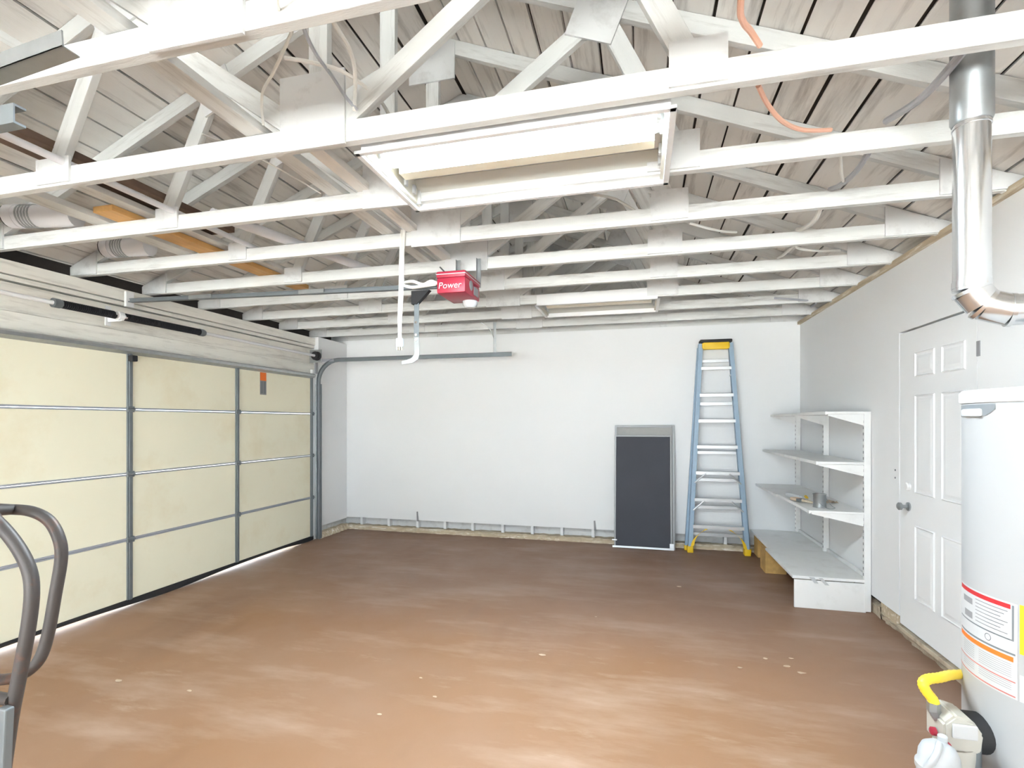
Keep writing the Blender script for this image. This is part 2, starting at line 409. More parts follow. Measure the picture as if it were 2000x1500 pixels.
b = B(); b.prism([(XD-.01, YS[0], 2.195), (XD+.03, YS[0], 2.19), (XD+.055, YS[0], 2.175), (XD+.05, YS[0], 2.15), (XD+.02, YS[0], 2.135), (XD-.01, YS[0], 2.125)], (0, YS[4]-YS[0]+.02, 0))
part('top_strut', b, 'steel', gd, smooth=True)
b = B(); b.box((XD+.012, 3.345, 2.07), (XD+.06, 3.395, 2.12), bev=.006); part('opener_bracket', b, 'black', gd)
# rubber seal: its lower edge waves, so daylight shows beneath it in places
b = B(); rows = []
for i in range(61):
    y = YS[0]-.04+(YS[4]-YS[0]+.08)*i/60
    tch = math.exp(-((y-3.75)/.55)**2)+math.exp(-((y-5.75)/.30)**2); zb = .030*(1-min(1, tch))
    rows.append([b.bm.verts.new((XD-.04, y, .062)), b.bm.verts.new((XD+.004, y, .062)), b.bm.verts.new((XD+.008, y, zb+.012)), b.bm.verts.new((XD-.006, y, zb)), b.bm.verts.new((XD-.03, y, zb+.004))])
for a, c in zip(rows, rows[1:]):
    for j in range(5): b.bm.faces.new((a[j], a[(j+1) % 5], c[(j+1) % 5], c[j]))
part('bottom_seal', b, 'black', gd)
lb = B(); lb.box((XD, 4.885, 1.87), (XD+.0015, 4.985, 2.125)); lbo = part('sticker', lb, 'pale ink', gd, label='orange and grey warning sticker')
b = B(); b.box((XD+.0012, 4.887, 2.03), (XD+.002, 4.983, 2.123)); part('sticker_print', b, 'orange ink', lbo)
b = B(); b.box((XD+.0012, 4.895, 1.885), (XD+.002, 4.93, 2.02)); b.box((XD+.0012, 4.942, 1.885), (XD+.002, 4.975, 2.02)); part('sticker_print', b, 'grey ink', lbo)

# ------------------------------------------------------------ six-panel door (door_2)
dd = thing('door_2', (XR, 3.84, DZ0), 'flush white six-panel door with round knob and deadbolt', 'door', kind='structure')
b = B(); b.box((XR+.003, D0, DZ0), (XR+.045, D1, DZ1), bev=.003); part('slab', b, 'wall', dd)
for (y0, y1) in ((3.50, 3.74), (3.82, 4.06)):
    for (z0, z1) in ((1.865, 2.035), (1.07, 1.745), (.34, .85)):
        b = B(); m_ = .022
        o_ = [(y0, z0), (y1, z0), (y1, z1), (y0, z1)]
        def ring(off, x): return [b.bm.verts.new((x, y+(off if y == y0 else -off), z+(off if z == z0 else -off))) for (y, z) in o_]
        rs = [ring(0, XR+.003), ring(.006, XR-.005), ring(m_*.6, XR+.0025), ring(m_*1.2, XR+.0022), ring(m_*2, XR-.002)]
        for a, c in zip(rs, rs[1:]):
            for j in range(4): b.bm.faces.new((a[j], a[(j+1) % 4], c[(j+1) % 4], c[j]))
        b.bm.faces.new(rs[-1]); part('panel', b, 'wall', dd)
b = B(); b.lathe([(.030, .004), (.030, -.006), (.012, -.012), (.012, -.035), (.026, -.045), (.027, -.06), (.018, -.068), (.002, -.07)], (XR, 4.146, .965), 20, 'X'); part('knob', b, 'steel', dd, smooth=True)
b = B(); b.lathe([(.030, .004), (.029, -.012), (.022, -.018), (.002, -.019)], (XR, 4.146, 1.106), 20, 'X'); part('deadbolt', b, 'white metal', dd, smooth=True, label='deadbolt rose above the knob, white for its bright reflection')  # white enamel stands in for the bright reflection on chrome
b = B(); b.box((XR-.01, D0-.02, .055), (XR+.06, D1+.02, .085), bev=.003); part('threshold', b, 'concrete', dd)

# ------------------------------------------------------------ roof trusses
TL = {0: 'whitewashed roof truss over the viewer, its left end over the hand truck',
 1: 'whitewashed roof truss nearest the viewer, crossing the top left corner',
 2: 'whitewashed roof truss along the near edge of the lit ceiling light',
 3: 'whitewashed roof truss along the far edge of the lit ceiling light',
 4: 'whitewashed roof truss first behind the lit ceiling light, the white cord hanging at it',
 5: 'whitewashed roof truss right above the red garage door opener',
 6: 'whitewashed roof truss next behind the red garage door opener',
 7: 'whitewashed roof truss at the near edge of the small unlit ceiling light',
 8: 'whitewashed roof truss at the far edge of the small unlit ceiling light',
 9: 'whitewashed roof truss second from the back wall, the track hanger hangs from it',
 10: 'whitewashed roof truss standing right against the back wall'}
def truss(i):
    y1 = 1.925+(i-2)*.609 if i < 10 else YB+.06
    y = y1-.019; yf = y1-.038
    t = thing('roof_truss', (XC, y, ZC), TL[i], 'roof truss', 'roof trusses')
    rnd = random.Random(100+i)
    def P(x, z): return Vector((x, y, z))
    xa, xb = -4.56, 1.90
    lumber('bottom_chord', P(xa, ZC+.0445), P(xb, ZC+.0445), .089, .038, 'lumber', t)
    for s in (-1, 1):
        off = .048/cs*1.0
        e = XC+s*3.34
        lumber('rafter', P(XC+s*.01, ZR-off), P(e, zr(e)-off), .089, .038, 'lumber', t)
        lumber('web', P(XC+s*.12, ZC+.10), P(XC+s*1.10, zr(XC+1.10)-.13), .089, .036, 'lumber', t)
        lumber('web', P(XC+s*1.50, ZC+.10), P(XC+s*1.17, zr(XC+1.17)-.13), .089, .036, 'lumber', t)
    lumber('king_post', P(XC, ZC+.095), P(XC, ZR-.11), .089, .036, 'lumber', t)
    def plate(pts, m='gusset'):
        b = B(); b.prism([(x, yf-.011, z) for x, z in pts], (0, .011, 0)); part('gusset', b, m, t)
    j = lambda a: rnd.uniform(-a, a)
    cx = XC+j(.03); h = .30+j(.02); wd = .165+j(.012)
    plate([(cx-wd, ZC-.012+j(.006)), (cx+wd, ZC-.012+j(.006)), (cx+wd+j(.01), ZC+h), (cx-wd, ZC+h+j(.01))])
    for s, ww, hh in ((-1, .105+j(.03), .135), (1, .125+j(.03), .17+j(.02))):
        gx = XC+s*1.5+j(.03)
        plate([(gx-ww, ZC+.012), (gx+ww, ZC+.010), (gx+ww, ZC+hh), (gx-ww, ZC+hh)], 'gusset' if rnd.random() < .75 else 'lumber')
    for s in (-1, 1):
        gx = XC+s*1.13; gz = zr(gx)-.09
        u = Vector((cs, -s*sn)); v = Vector((s*sn, cs)); g = []
        for a, c in ((-.12, -.14), (.12, -.14), (.12, .08), (-.12, .08)):
            q = u*a+v*c; g.append((gx+q.x, gz+q.y))
        plate(g)
    plate([(XC-.16, ZR-.32), (XC+.16, ZR-.32), (XC+.16, ZR-.02-.16*SL), (XC, ZR-.02), (XC-.16, ZR-.02-.16*SL)])
    plate([(-4.58, ZC+.005), (-4.19, ZC+.005), (-4.19, zr(-4.19)-.02), (-4.58, zr(-4.58)-.015)])
    plate([(1.50, ZC+.005), (1.86, ZC+.005), (1.86, zr(1.86)-.012), (1.50, zr(1.50)-.02)])
    return t
for i in range(0, 11): truss(i)

# bracing boards lying along the chords
o = lumber('brace_board', (-1.645, -1.2, ZC+.1095), (-1.645, 4.45, ZC+.1095), .092, .036, 'lumber', side=(0, 0, 1)); tag(o, 'long whitewashed bracing board running front to back over the truss chords', 'board')
o = lumber('brace_board', (-2.00, -1.2, ZC+.045), (-2.00, 1.275, ZC+.045), .100, .036, 'lumber', side=(0, 0, 1)); tag(o, 'short whitewashed board ending at the nearest truss in the top left corner', 'board')
o = lumber('brace_board', (-1.47, 1.93, ZC+.110), (-1.47, 4.1, ZC+.110), .075, .036, 'plank', side=(0, 0, 1)); tag(o, 'narrow grey board lying right beside the long bracing board', 'board')

# stored boards, pipes and ducts on the left of the chords
ZT = ZC+.0895
o = lumber('stored_board', (-3.13, 2.35, ZT+.02), (-3.13, 4.2, ZT+.02), .15, .036, 'orange wood', side=(0, 0, 1)); tag(o, 'orange stained board lying over the chords on the left', 'board')
o = lumber('stored_board', (-3.02, 2.0, ZT+.058), (-3.02, 3.9, ZT+.058), .10, .032, 'lumber', side=(0, 0, 1)); tag(o, 'white board stored on top of the orange board', 'board')
o = lumber('stored_board', (-3.33, 1.5, ZT+.02), (-3.33, 3.15, ZT+.02), .13, .036, 'lumber', side=(0, 0, 1)); tag(o, 'pale board stored just left of the orange board', 'board')
o = lumber('stored_board', (-2.93, 1.5, ZT+.12), (-2.93, 3.05, ZT+.12), .20, .04, 'brown wood', side=(0, 0, 1)); tag(o, 'wide dark brown board stored above the others', 'board')
b = B(); b.cyl((-2.755, .9, ZT+.02), (-2.755, 3.35, ZT+.02), .018, 12)
solo('conduit_pipe', b, 'pvc', 'thin white pipe lying front to back over the chords', 'pipe', smooth=True)
b = B(); b.tube([(-2.58, 2.6, ZT+.035), (-2.20, 4.05, ZT+.035)], .034, 14)
solo('plastic_pipe', b, 'pvc', 'thick white pipe lying slanted over the chords', 'pipe', smooth=True)
def duct(y0, y1, x0, x1, label):
    t = thing('duct_piece', ((x0+x1)/2, y0, ZT), label, 'duct', 'stored duct pieces')
    a = Vector((x0, y0, ZT+.075)); c = Vector((x1, y1, ZT+.075)); d = (c-a).normalized()
    b = B(); b.tube([a, a+d*.06, a+d*.062, c], [.074, .074, .07, .07], 18); part('duct_body', b, 'pvc', t, True)
    b = B(); b.tube([a-d*.01, a+d*.03], .071, 18); part('open_end', b, 'black', t, True, label='dark open end')
    b = B()
    for k in range(5): b.tube([a+d*(.09+k*.02), a+d*(.1+k*.02)], .0735, 18)
    part('corrugation', b, 'steel', t, True)
duct(2.40, 2.50-.0, -3.97, -3.55, 'white duct piece with a dark open end on the far left chords')
duct(3.02, 3.07, -3.98, -3.62, 'silver and white duct piece resting one truss further back')

# ------------------------------------------------------------ fluorescent lights
def fixture(x0, x1, y0, y1, z0, h, lit, label):
    t = thing('fluorescent_light', ((x0+x1)/2, (y0+y1)/2, z0), label, 'ceiling light')
    tk = .0015
    b = B(); b.box((x0, y0, z0+h-.002), (x1, y1, z0+h)); b.box((x0, y0, z0), (x0+tk, y1, z0+h)); b.box((x1-tk, y0, z0), (x1, y1, z0+h)); b.box((x0, y0, z0), (x1, y0+tk, z0+h)); b.box((x0, y1-tk, z0), (x1, y1, z0+h))
    part('housing', b, 'white metal', t)
    b = B(); f = .022; zz = z0-.012
    b.box((x0-f, y0-f, zz), (x1+f, y0+.004, z0+.002), bev=.003); b.box((x0-f, y1-.004, zz), (x1+f, y1+f, z0+.002), bev=.003); b.box((x0-f, y0-f, zz), (x0+.004, y1+f, z0+.002), bev=.003); b.box((x1-.004, y0-f, zz), (x1+f, y1+f, z0+.002), bev=.003)
    part('frame', b, 'white metal', t)
    yc = (y0+y1)/2
    b = B(); wd = .055
    b.prism([(x0+.05, yc-wd*.9, z0+h-.004), (x0+.05, yc-wd*.6, z0+.028), (x0+.05, yc+wd*.6, z0+.028), (x0+.05, yc+wd*.9, z0+h-.004)], (x1-x0-.10, 0, 0)); part('ballast_cover', b, 'ballast', t)
    b = B(); b.prism([(x0+.004, y1-.09, z0+h-.004), (x0+.004, y1-.004, z0+.03), (x0+.004, y1-.004, z0+h-.004)], (x1-x0-.008, 0, 0)); b.prism([(x0+.004, y0+.09, z0+h-.004), (x0+.004, y0+.004, z0+.03), (x0+.004, y0+.004, z0+h-.004)], (x1-x0-.008, 0, 0))
    part('reflector', b, 'grey reflector', t)
    b = B(); b.box((x0+.002, y0+.01, z0+.004), (x0+.018, y1-.01, z0+h-.004)); part('end_plate', b, 'cream metal', t)
    b = B(); b.box((x1-.018, y0+.01, z0+.004), (x1-.002, y1-.01, z0+h-.004)); part('end_plate', b, 'cream metal', t)
    for k, f_ in enumerate((.22, .36, .66, .82)):
        yy = y0+(y1-y0)*f_
        for xx in (x0+.024, x1-.024):
            b = B(); b.box((xx-.007, yy-.012, z0+.03), (xx+.007, yy+.012, z0+.075), bev=.002); part('lamp_holder', b, 'white plastic', t)
        if k < 2 and lit:
            sl_ = bpy.data.lights.new('tube_light', 'AREA'); sl_.shape = 'RECTANGLE'; sl_.size = x1-x0-.10; sl_.size_y = .030; sl_.energy = STRIP_WATTS if y0 > 0 else STRIP_WATTS*.45; sl_.color = (.79, .92, 1)
            so_ = bpy.data.objects.new('tube_light', sl_); COL.objects.link(so_); so_.parent = t; so_.location = (0, yy-(y0+y1)/2, .052-.0195)
        if k < 2:
            b = B(); b.cyl((x0+.045, yy, z0+.052), (x1-.045, yy, z0+.052), .019, 16); part('lamp_tube', b, 'tube' if lit else 'tube off', t, True, label='glowing white tube' if lit else None)
            for xa, xb in ((x0+.030, x0+.046), (x1-.046, x1-.030)):
                b = B(); b.cyl((xa, yy, z0+.052), (xb, yy, z0+.052), .0185, 16); part('tube_cap', b, 'alu', t, True)
fixture(-1.165, .105, 1.955, 2.535, 2.712, .115, True, 'large white ceiling light with two lit fluorescent tubes and two empty slots')
fixture(-1.95, -.68, -2.55, -1.97, 2.712, .115, True, 'added white ceiling light behind the viewer, brightening the walls and near floor')  # added lamp out of view, brightens the side walls and near floor
fixture(-1.0, .15, 4.93, 5.50, 2.716, .10, False, 'unlit white ceiling light further back beneath the trusses')

# ------------------------------------------------------------ garage door tracks, spring, opener
def track(y, label, hang):
    t = thing('door_track', (-4.1, y, 0 if hang else 2.2), label, 'door track', 'garage door tracks')
    b = B(); prof = []
    zt = 2.37 if hang else 2.338; r = .30; x0 = -4.135
    pts = [(x0, y, 0.01), (x0, y, zt-r)]
    for k in range(1, 9): a = pi/2*k/8; pts.append((x0+r-r*cos(a), y, zt-r+r*sin(a)))
    pts.append((-1.50 if hang else -1.53, y, zt))
    # C-shaped channel swept along the path: web, two lips
    P = [Vector(p) for p in pts]; sec = [(-.025, .0), (-.025, .028), (-.019, .028), (-.019, .004), (.019, .004), (.019, .028), (.025, .028), (.025, 0)]
    sy = -1 if y > 3 else 1; rings = []
    for i, p in enumerate(P):
        a = P[max(0, i-1)]; c = P[min(len(P)-1, i+1)]; T = (c-a).normalized(); u = Vector((T.z, 0, -T.x))
        rings.append([b.bm.verts.new(p+u*q[0]+Vector((0, sy*q[1], 0))) for q in sec])
    for a, c in zip(rings, rings[1:]):
        for j in range(8): b.bm.faces.new((a[j], a[(j+1) % 8], c[(j+1) % 8], c[j]))
    b.bm.faces.new(rings[0]); b.bm.faces.new(rings[-1][::-1])
    part('rail', b, 'dull steel', t, True)
    b = B(); b.box((-4.195, y-.012+.02, .02), (-4.105, y+.024, 2.06), bev=.002) if hang else b.box((-4.195, y-.024, .02), (-4.105, y-.012, 2.06))
    part('jamb_angle', b, 'dull steel', t)
    b = B(); b.box((-4.19, y-.02, zt-.018), (-3.9, y-.016, zt+.018)); b.box((-4.19, y-.02, 2.2), (-4.17, y+.03, 2.50), bev=.002); part('flag_bracket', b, 'rail', t)
    if hang:
        b = B(); b.box((-1.725, y-.015, zt+.02), (-1.69, y-.011, ZC+.03)); b.box((-1.725, y-.015, zt+.02), (-1.721, y+.02, ZC+.03)); part('hanger_strap', b, 'steel', t)
        b = B(); b.tube(smooth_path([(-1.72, y-.012, zt+.20), (-1.76, y-.05, zt+.30), (-1.86, y-.1, ZC+.02)]), .006, 6); part('brace_strap', b, 'steel', t)
    else:
        b = B(); rot = Matrix.Rotation(-.09, 3, 'Y')
        b.box((-2.2, y-.02, 2.455), (-1.34, y-.016, 2.495), rot=rot, piv=(-1.34, y, 2.495)); b.box((-2.2, y-.02, 2.455), (-1.34, y+.02, 2.458), rot=rot, piv=(-1.34, y, 2.495)); b.box((-1.72, y-.015, zt), (-1.69, y-.011, 2.70)); part('perforated_angle', b, 'steel', t)
    return t
track(5.895, 'galvanised garage door track along the back wall', True)
track(.93, 'galvanised garage door track end at the upper left edge of the view', False)

t = thing('spring_shaft', (-4.07, 3.38, 2.35), 'torsion shaft with two black coil springs above the garage door', 'torsion spring')
b = B(); b.cyl((-4.07, 1.02, 2.412), (-4.07, 5.80, 2.412), .016, 12); part('shaft', b, 'white metal', t, True)
for y0, y1 in ((2.74, 3.15), (3.235, 3.98)):
    b = B(); n = int((y1-y0)/.0135); pts = []
    for k in range(n*9+1):
        a = 2*pi*k/9; pts.append((-4.07+.026*cos(a), y0+(y1-y0)*k/(n*9), 2.412+.026*sin(a)))
    b.tube(pts, .0062, 5); part('coil_spring', b, 'spring', t, True)
    b = B(); e = y0 if y0 < 3 else y1; b.lathe([(.022, -.03), (.034, -.03), (.034, .01), (.028, .03), (.022, .03)], (-4.07, e, 2.412), 16, 'Y'); part('winding_cone', b, 'dull steel', t, True)
b = B(); b.box((-4.20, 3.17, 2.34), (-4.19, 3.215, 2.50), bev=.002); b.box((-4.20, 3.188, 2.37), (-4.05, 3.196, 2.44), bev=.002); b.lathe([(.036, -.02), (.036, .02)], (-4.07, 3.192, 2.412), 16, 'Y'); part('center_bracket', b, 'white metal', t)
for y in (5.74, 1.085):
    b = B(); b.lathe([(.02, -.035), (.05, -.033), (.056, -.02), (.048, -.012), (.048, .012), (.058, .02), (.058, .028), (.02, .03)], (-4.07, y, 2.412), 20, 'Y'); part('cable_drum', b, 'spring', t, True)
    b = B(); e = .05 if y > 3 else -.056; b.box((-4.20, y+e, 2.33), (-4.02, y+e+.006, 2.50), bev=.002); part('bearing_plate', b, 'steel', t)

t = thing('garage_door_opener', (-1.27, 3.43, 2.44), 'red garage door opener hung below the trusses with long rail', 'door opener')
b = B(); b.box((-1.372, 3.28, 2.447), (-1.162, 3.60, 2.555), bev=.012); b.box((-1.374, 3.275, 2.552), (-1.160, 3.605, 2.598), bev=.010); body = part('motor_box', b, 'red', t, True)
b = B(); b.box((-1.376, 3.273, 2.574), (-1.158, 3.607, 2.580), bev=.002); part('trim_line', b, 'paper', body)
lettering(text_mesh('Power', .062), lambda v: (-1.358+v.x*1.02+v.y*.15, 3.2745-.0005+v.z*.2, 2.478+v.y), 'paper', body)
b = B(); b.lathe([(.035, .0), (.035, .004), (.028, .006)], (-1.162, 3.40, 2.52), 14, 'X'); b.box((-1.163, 3.46, 2.47), (-1.158, 3.56, 2.53), bev=.002); part('end_controls', b, 'pale ink', body)
b = B(); b.lathe([(.02, .012), (.055, 0), (.052, -.03), (.035, -.048), (.002, -.052)], (-1.22, 3.55, 2.446), 18); part('lamp_cover', b, 'white plastic', t, True)
b = B(); b.box((-4.2, 3.365, 2.597), (-1.36, 3.385, 2.603), rot=Matrix.Rotation(.022, 3, 'Y'), piv=(-4.2, 3.375, 2.6)); b.box((-4.2, 3.355, 2.570), (-1.36, 3.395, 2.578), rot=Matrix.Rotation(.022, 3, 'Y'), piv=(-4.2, 3.375, 2.6)); b.box((-4.2, 3.371, 2.575), (-1.36, 3.379, 2.60), rot=Matrix.Rotation(.022, 3, 'Y'), piv=(-4.2, 3.375, 2.6)); part('rail', b, 'dull steel', t)
for x in (-3.45, -2.42):
    z = 2.6-(x+4.2)*.022
    b = B(); b.box((x-.11, 3.350, z-.028), (x+.11, 3.36, z+.002), bev=.002); part('splice_plate', b, 'steel', t)
b = B(); b.box((-4.215, 3.34, 2.53), (-4.19, 3.41, 2.66), bev=.003); part('header_bracket', b, 'white metal', t)
for x0, x1 in ((-1.352, -1.36), (-1.19, -1.18)):
    b = B(); b.box((x0, 3.62, 2.56), (x0+.03, 3.624, ZC+.05)); b.box((x0, 3.60, 2.56), (x0+.003, 3.624, ZC+.05)); part('hanger_strap', b, 'steel', t)
b = B(); b.cyl((-1.355, 3.615, 2.60), (-1.50, 3.655, ZC+.02), .006, 6); part('brace_strap', b, 'dull steel', t)
b = B(); b.tube(smooth_path([(-1.36, 3.36, 2.52), (-1.43, 3.33, 2.55), (-1.50, 3.345, 2.535), (-1.58, 3.33, 2.56), (-1.66, 3.34, 2.55), (-1.60, 3.36, 2.525), (-1.50, 3.33, 2.52), (-1.40, 3.34, 2.53)], 6), .012, 8); part('wire_coil', b, 'white cable', t, True)
b = B(); b.prism([(-1.60, 3.36, 2.50), (-1.46, 3.36, 2.50), (-1.50, 3.36, 2.46), (-1.56, 3.36, 2.405), (-1.60, 3.36, 2.405)], (0, .04, 0)); part('trolley', b, 'black', t)
b = B(); b.box((-1.585, 3.374, 2.17), (-1.548, 3.380, 2.45), bev=.002); part('door_arm', b, 'dull steel', t)
b = B(); b.prism([(-1.592, 3.380, 2.29), (-1.555, 3.380, 2.29), (-1.545, 3.380, 2.05), (-1.556, 3.380, 2.01), (-1.60, 3.380, 1.985), (-1.685, 3.380, 1.975), (-1.685, 3.380, 2.0), (-1.61, 3.380, 2.02), (-1.585, 3.380, 2.05)], (0, .006, 0)); part('door_arm', b, 'steel', t)
for z in (2.275, 2.185, 2.15):
    b = B(); b.cyl((-1.567, 3.366, z), (-1.567, 3.390, z), .010, 8); part('bolt', b, 'chrome', t)

t = thing('extension_cord', (-1.55, 3.09, 2.06), 'white extension cord hanging from a truss with its socket end down', 'cord')
b = B(); b.tube(smooth_path([(-1.535, 3.085, ZC+.10), (-1.542, 3.085, 2.70), (-1.548, 3.085, 2.45), (-1.556, 3.085, 2.25), (-1.552, 3.085, 2.10)]), .011, 8); b.tube(smooth_path([(-1.520, 3.09, ZC+.10), (-1.527, 3.09, 2.70), (-1.534, 3.09, 2.45), (-1.546, 3.09, 2.25), (-1.550, 3.09, 2.11)]), .008, 8); part('cable', b, 'white cable', t, True)
b = B(); b.box((-1.575, 3.07, 2.055), (-1.527, 3.10, 2.115), bev=.007); pl = part('socket', b, 'white plastic', t, True)
for k in range(3):
    b = B(); b.box((-1.572+k*.016, 3.075, 2.035), (-1.564+k*.016, 3.095, 2.056), bev=.002); part('prong', b, 'cream metal', pl)

# ------------------------------------------------------------ cables in the roof
def cable(pts, r, m, label, name='cable', group=None):
    b = B(); b.tube(smooth_path(pts, 6), r, 8); return solo(name, b, m, label, 'cable', group, smooth=True)
cable([(-.95, 1.20, 2.80), (-1.018, 1.255, 2.765), (-1.084, 1.4, 2.817), (-1.174, 1.5, 2.866), (-1.394, 1.7, 2.931), (-1.533, 1.8, 2.925), (-1.58, 1.862, 2.84)], .006, 'white cable', 'thin white cable looping down between the two nearest trusses')
cable([(-1.0, 1.33, 2.83), (-1.034, 1.4, 2.80), (-1.199, 1.7, 2.957), (-1.232, 1.84, 2.983), (-1.167, 1.845, 2.884), (-1.121, 1.85, 2.832)], .007, 'grey cable', 'grey cable bending over the large gusset of the second truss')
cable([(-.90, 1.34, 2.84), (-.936, 1.4, 2.82), (-1.067, 1.7, 2.972), (-1.102, 1.80, 2.969), (-1.126, 1.845, 2.923), (-1.133, 1.85, 2.83)], .008, 'white cable', 'white cable arching down the right side of that large gusset')
cable([(-1.40, 1.77, 3.035), (-1.273, 1.80, 3.01), (-1.150, 1.815, 2.96), (-1.075, 1.95, 2.925), (-1.09, 2.1, 2.90), (-1.12, 2.2, 2.84)], .008, 'white cable', 'white cable passing over the second truss into the lit ceiling light')
cable([(-.294, 3.3, 3.02), (-.16, 3.2, 2.939), (-.036, 3.135, 2.825)], .008, 'white cable', 'white cable dropping onto the truss behind the lit ceiling light')
cable([(-1.98, 1.94, 2.90), (-1.933, 2.2, 2.93), (-1.80, 2.38, 2.87), (-1.72, 2.47, 2.825)], .004, 'white cable', 'thin white wire slanting beside the long bracing board')
cable([(-.72, 2.66, 3.05), (-.66, 2.62, 2.95), (-.60, 2.62, 2.86)], .009, 'white cable', 'short white cable end just behind the lit ceiling light')
cable([(.262, 1.35, 2.84), (.285, 1.62, 2.80), (.305, 1.70, 2.80), (.343, 1.78, 2.82), (.388, 1.868, 2.83)], .010, 'orange cable', 'orange cable at the top edge in front of the lit ceiling light')
cable([(.40, 1.95, 2.745), (.465, 2.1, 2.757), (.554, 2.25, 2.766), (.665, 2.38, 2.79), (.80, 2.485, 2.83)], .009, 'orange cable', 'orange cable sagging between the trusses right of the lit light')
cable([(1.03, 1.94, 2.785), (1.023, 2.1, 2.77), (1.014, 2.25, 2.775), (1.003, 2.47, 2.83)], .014, 'grey cable', 'grey and white cable bundle beside the vent pipe')
cable([(.974, 2.56, 2.75), (.992, 2.75, 2.752), (1.012, 3.00, 2.80), (1.0, 3.12, 2.83)], .013, 'grey cable', 'cable bundle threading under the second truss behind the vent pipe')
cable([(.862, 2.56, 2.76), (.93, 2.75, 2.76), (.99, 2.9, 2.775)], .007, 'white cable', 'short white cable joining the bundle right of the lit light')
cable([(.967, 3.16, 2.75), (.99, 3.35, 2.745), (1.006, 3.62, 2.80), (1.0, 3.72, 2.83)], .014, 'white cable', 'twisted white cable bundle under the truss near the right wall')
cable([(.275, 3.18, 2.74), (.459, 3.4, 2.758), (.612, 3.64, 2.82)], .008, 'white cable', 'white cable lying flat behind the second white gusset on the right')
cable([(1.0, 3.77, 2.75), (1.046, 3.85, 2.745), (1.215, 4.0, 2.763), (1.41, 4.2, 2.815)], .009, 'white cable', 'white cables running to the right wall below the trusses')
cable([(.999, 3.77, 2.75), (1.01, 4.1, 2.783), (1.012, 4.27, 2.815)], .010, 'white cable', 'white cable bundle end three trusses behind the vent pipe')
cable([(1.25, 5.40, 2.76), (1.5, 5.5, 2.70+.05), (1.68, 5.62, 2.745), (1.72, 5.9, 2.76)], .010, 'grey cable', 'grey cable coil in the far right roof corner')

# ------------------------------------------------------------ vent pipe
t = thing('vent_pipe', (1.105, 2.09, 1.9), 'galvanised vent pipe coming down from the roof to the water heater', 'vent pipe')
vx, vy = 1.105, 2.09
b = B(); b.tube([(vx, vy, 2.588), (vx, vy, 2.60), (vx, vy, 3.3)], [.054, .059, .059], 24); part('upper_sleeve', b, 'steel', t, True, label='duller wide upper section')
b = B(); b.tube([(vx, vy, 2.03), (vx, vy, 2.60)], .0515, 28); part('pipe', b, 'shiny', t, True)
b = B(); b.tube([(vx, vy, 2.022), (vx, vy, 2.045)], .054, 28); part('seam_ring', b, 'shiny', t, True)
b = B(); b.tube([(vx, vy, 2.574), (vx, vy, 2.581)], .054, 28); part('seam_ring', b, 'shiny', t, True)
hd = Vector((1.384-vx, 2.032-vy, 0)).normalized()
p = Vector((vx, vy, 2.04)); q0 = Vector((vx, vy, 2.012)); q1 = q0+hd*.032+Vector((0, 0, -.050)); q2 = q1+hd*.068+Vector((0, 0, -.026)); q3 = q2+hd*.13
for a, c, nm in ((p, q0, 'elbow_gore'), (q0, q1, 'elbow_gore'), (q1, q2, 'elbow_gore'), (q2, q3, 'pipe')):
    b = B(); b.tube([a, c], .0525 if nm != 'pipe' else .0515, 24); part(nm, b, 'shiny', t, True)
for a, d in ((q0, (q1-p)), (q1, (q2-q0)), (q2, (q3-q1))):
    d = d.normalized(); b = B(); b.tube([a-d*.006, a+d*.006], .0560, 24); part('seam_ring', b, 'shiny', t, True)
b = B(); b.tube(smooth_path([q3-hd*.02, q3+hd*.035+Vector((0, 0, -.012)), q3+hd*.055+Vector((0, 0, -.05)), q3+hd*.055+Vector((0, 0, -.098))], 5), .0515, 24); part('down_elbow', b, 'shiny', t, True)

# ------------------------------------------------------------ water heater on a low stand
HC = (1.24, 1.82); HR = .27
t = thing('water_heater_stand', (1.35, 1.98, 0), 'low white platform under the water heater', 'stand')
b = B(); b.prism([(1.10, 2.345, .222), (1.80, 2.345, .222), (1.80, 1.68, .222), (.775, 1.68, .222), (.775, 1.90, .222), (1.10, 1.90, .222)], (0, 0, .043)); part('top_board', b, 'wall', t)
for (x, y) in ((.82, 1.73), (1.76, 1.73), (1.15, 2.30), (1.76, 2.30)):
    b = B(); b.box((x-.035, y-.035, 0), (x+.035, y+.035, .222)); part('leg', b, 'wall', t)
t = thing('water_heater', (HC[0], HC[1], .40), 'white tank water heater with warning labels at the right edge', 'water heater')
b = B(); b.lathe([(.20, .40), (HR-.012, .402), (HR, .415), (HR, 1.628), (HR-.004, 1.632)], (HC[0], HC[1], 0), 72); tank = part('tank', b, 'tank', t, True)
b = B(); b.lathe([(HR+.004, 1.618), (HR+.007, 1.624), (HR+.007, 1.650), (HR+.002, 1.656), (.06, 1.672), (.002, 1.672)], (HC[0], HC[1], 0), 72); part('top_cap', b, 'white metal', t, True)
b = B(); b.lathe([(.10, 1.67), (.10, 1.70), (.055, 1.76), (.055, 1.80)], (HC[0], HC[1], 0), 24); part('draft_hood', b, 'steel', t, True)
A = lambda deg: radians(deg)
sil = 180-25.0      # bearing of the left outline as the viewer sees it
def R_(k): return HR+.0004*k
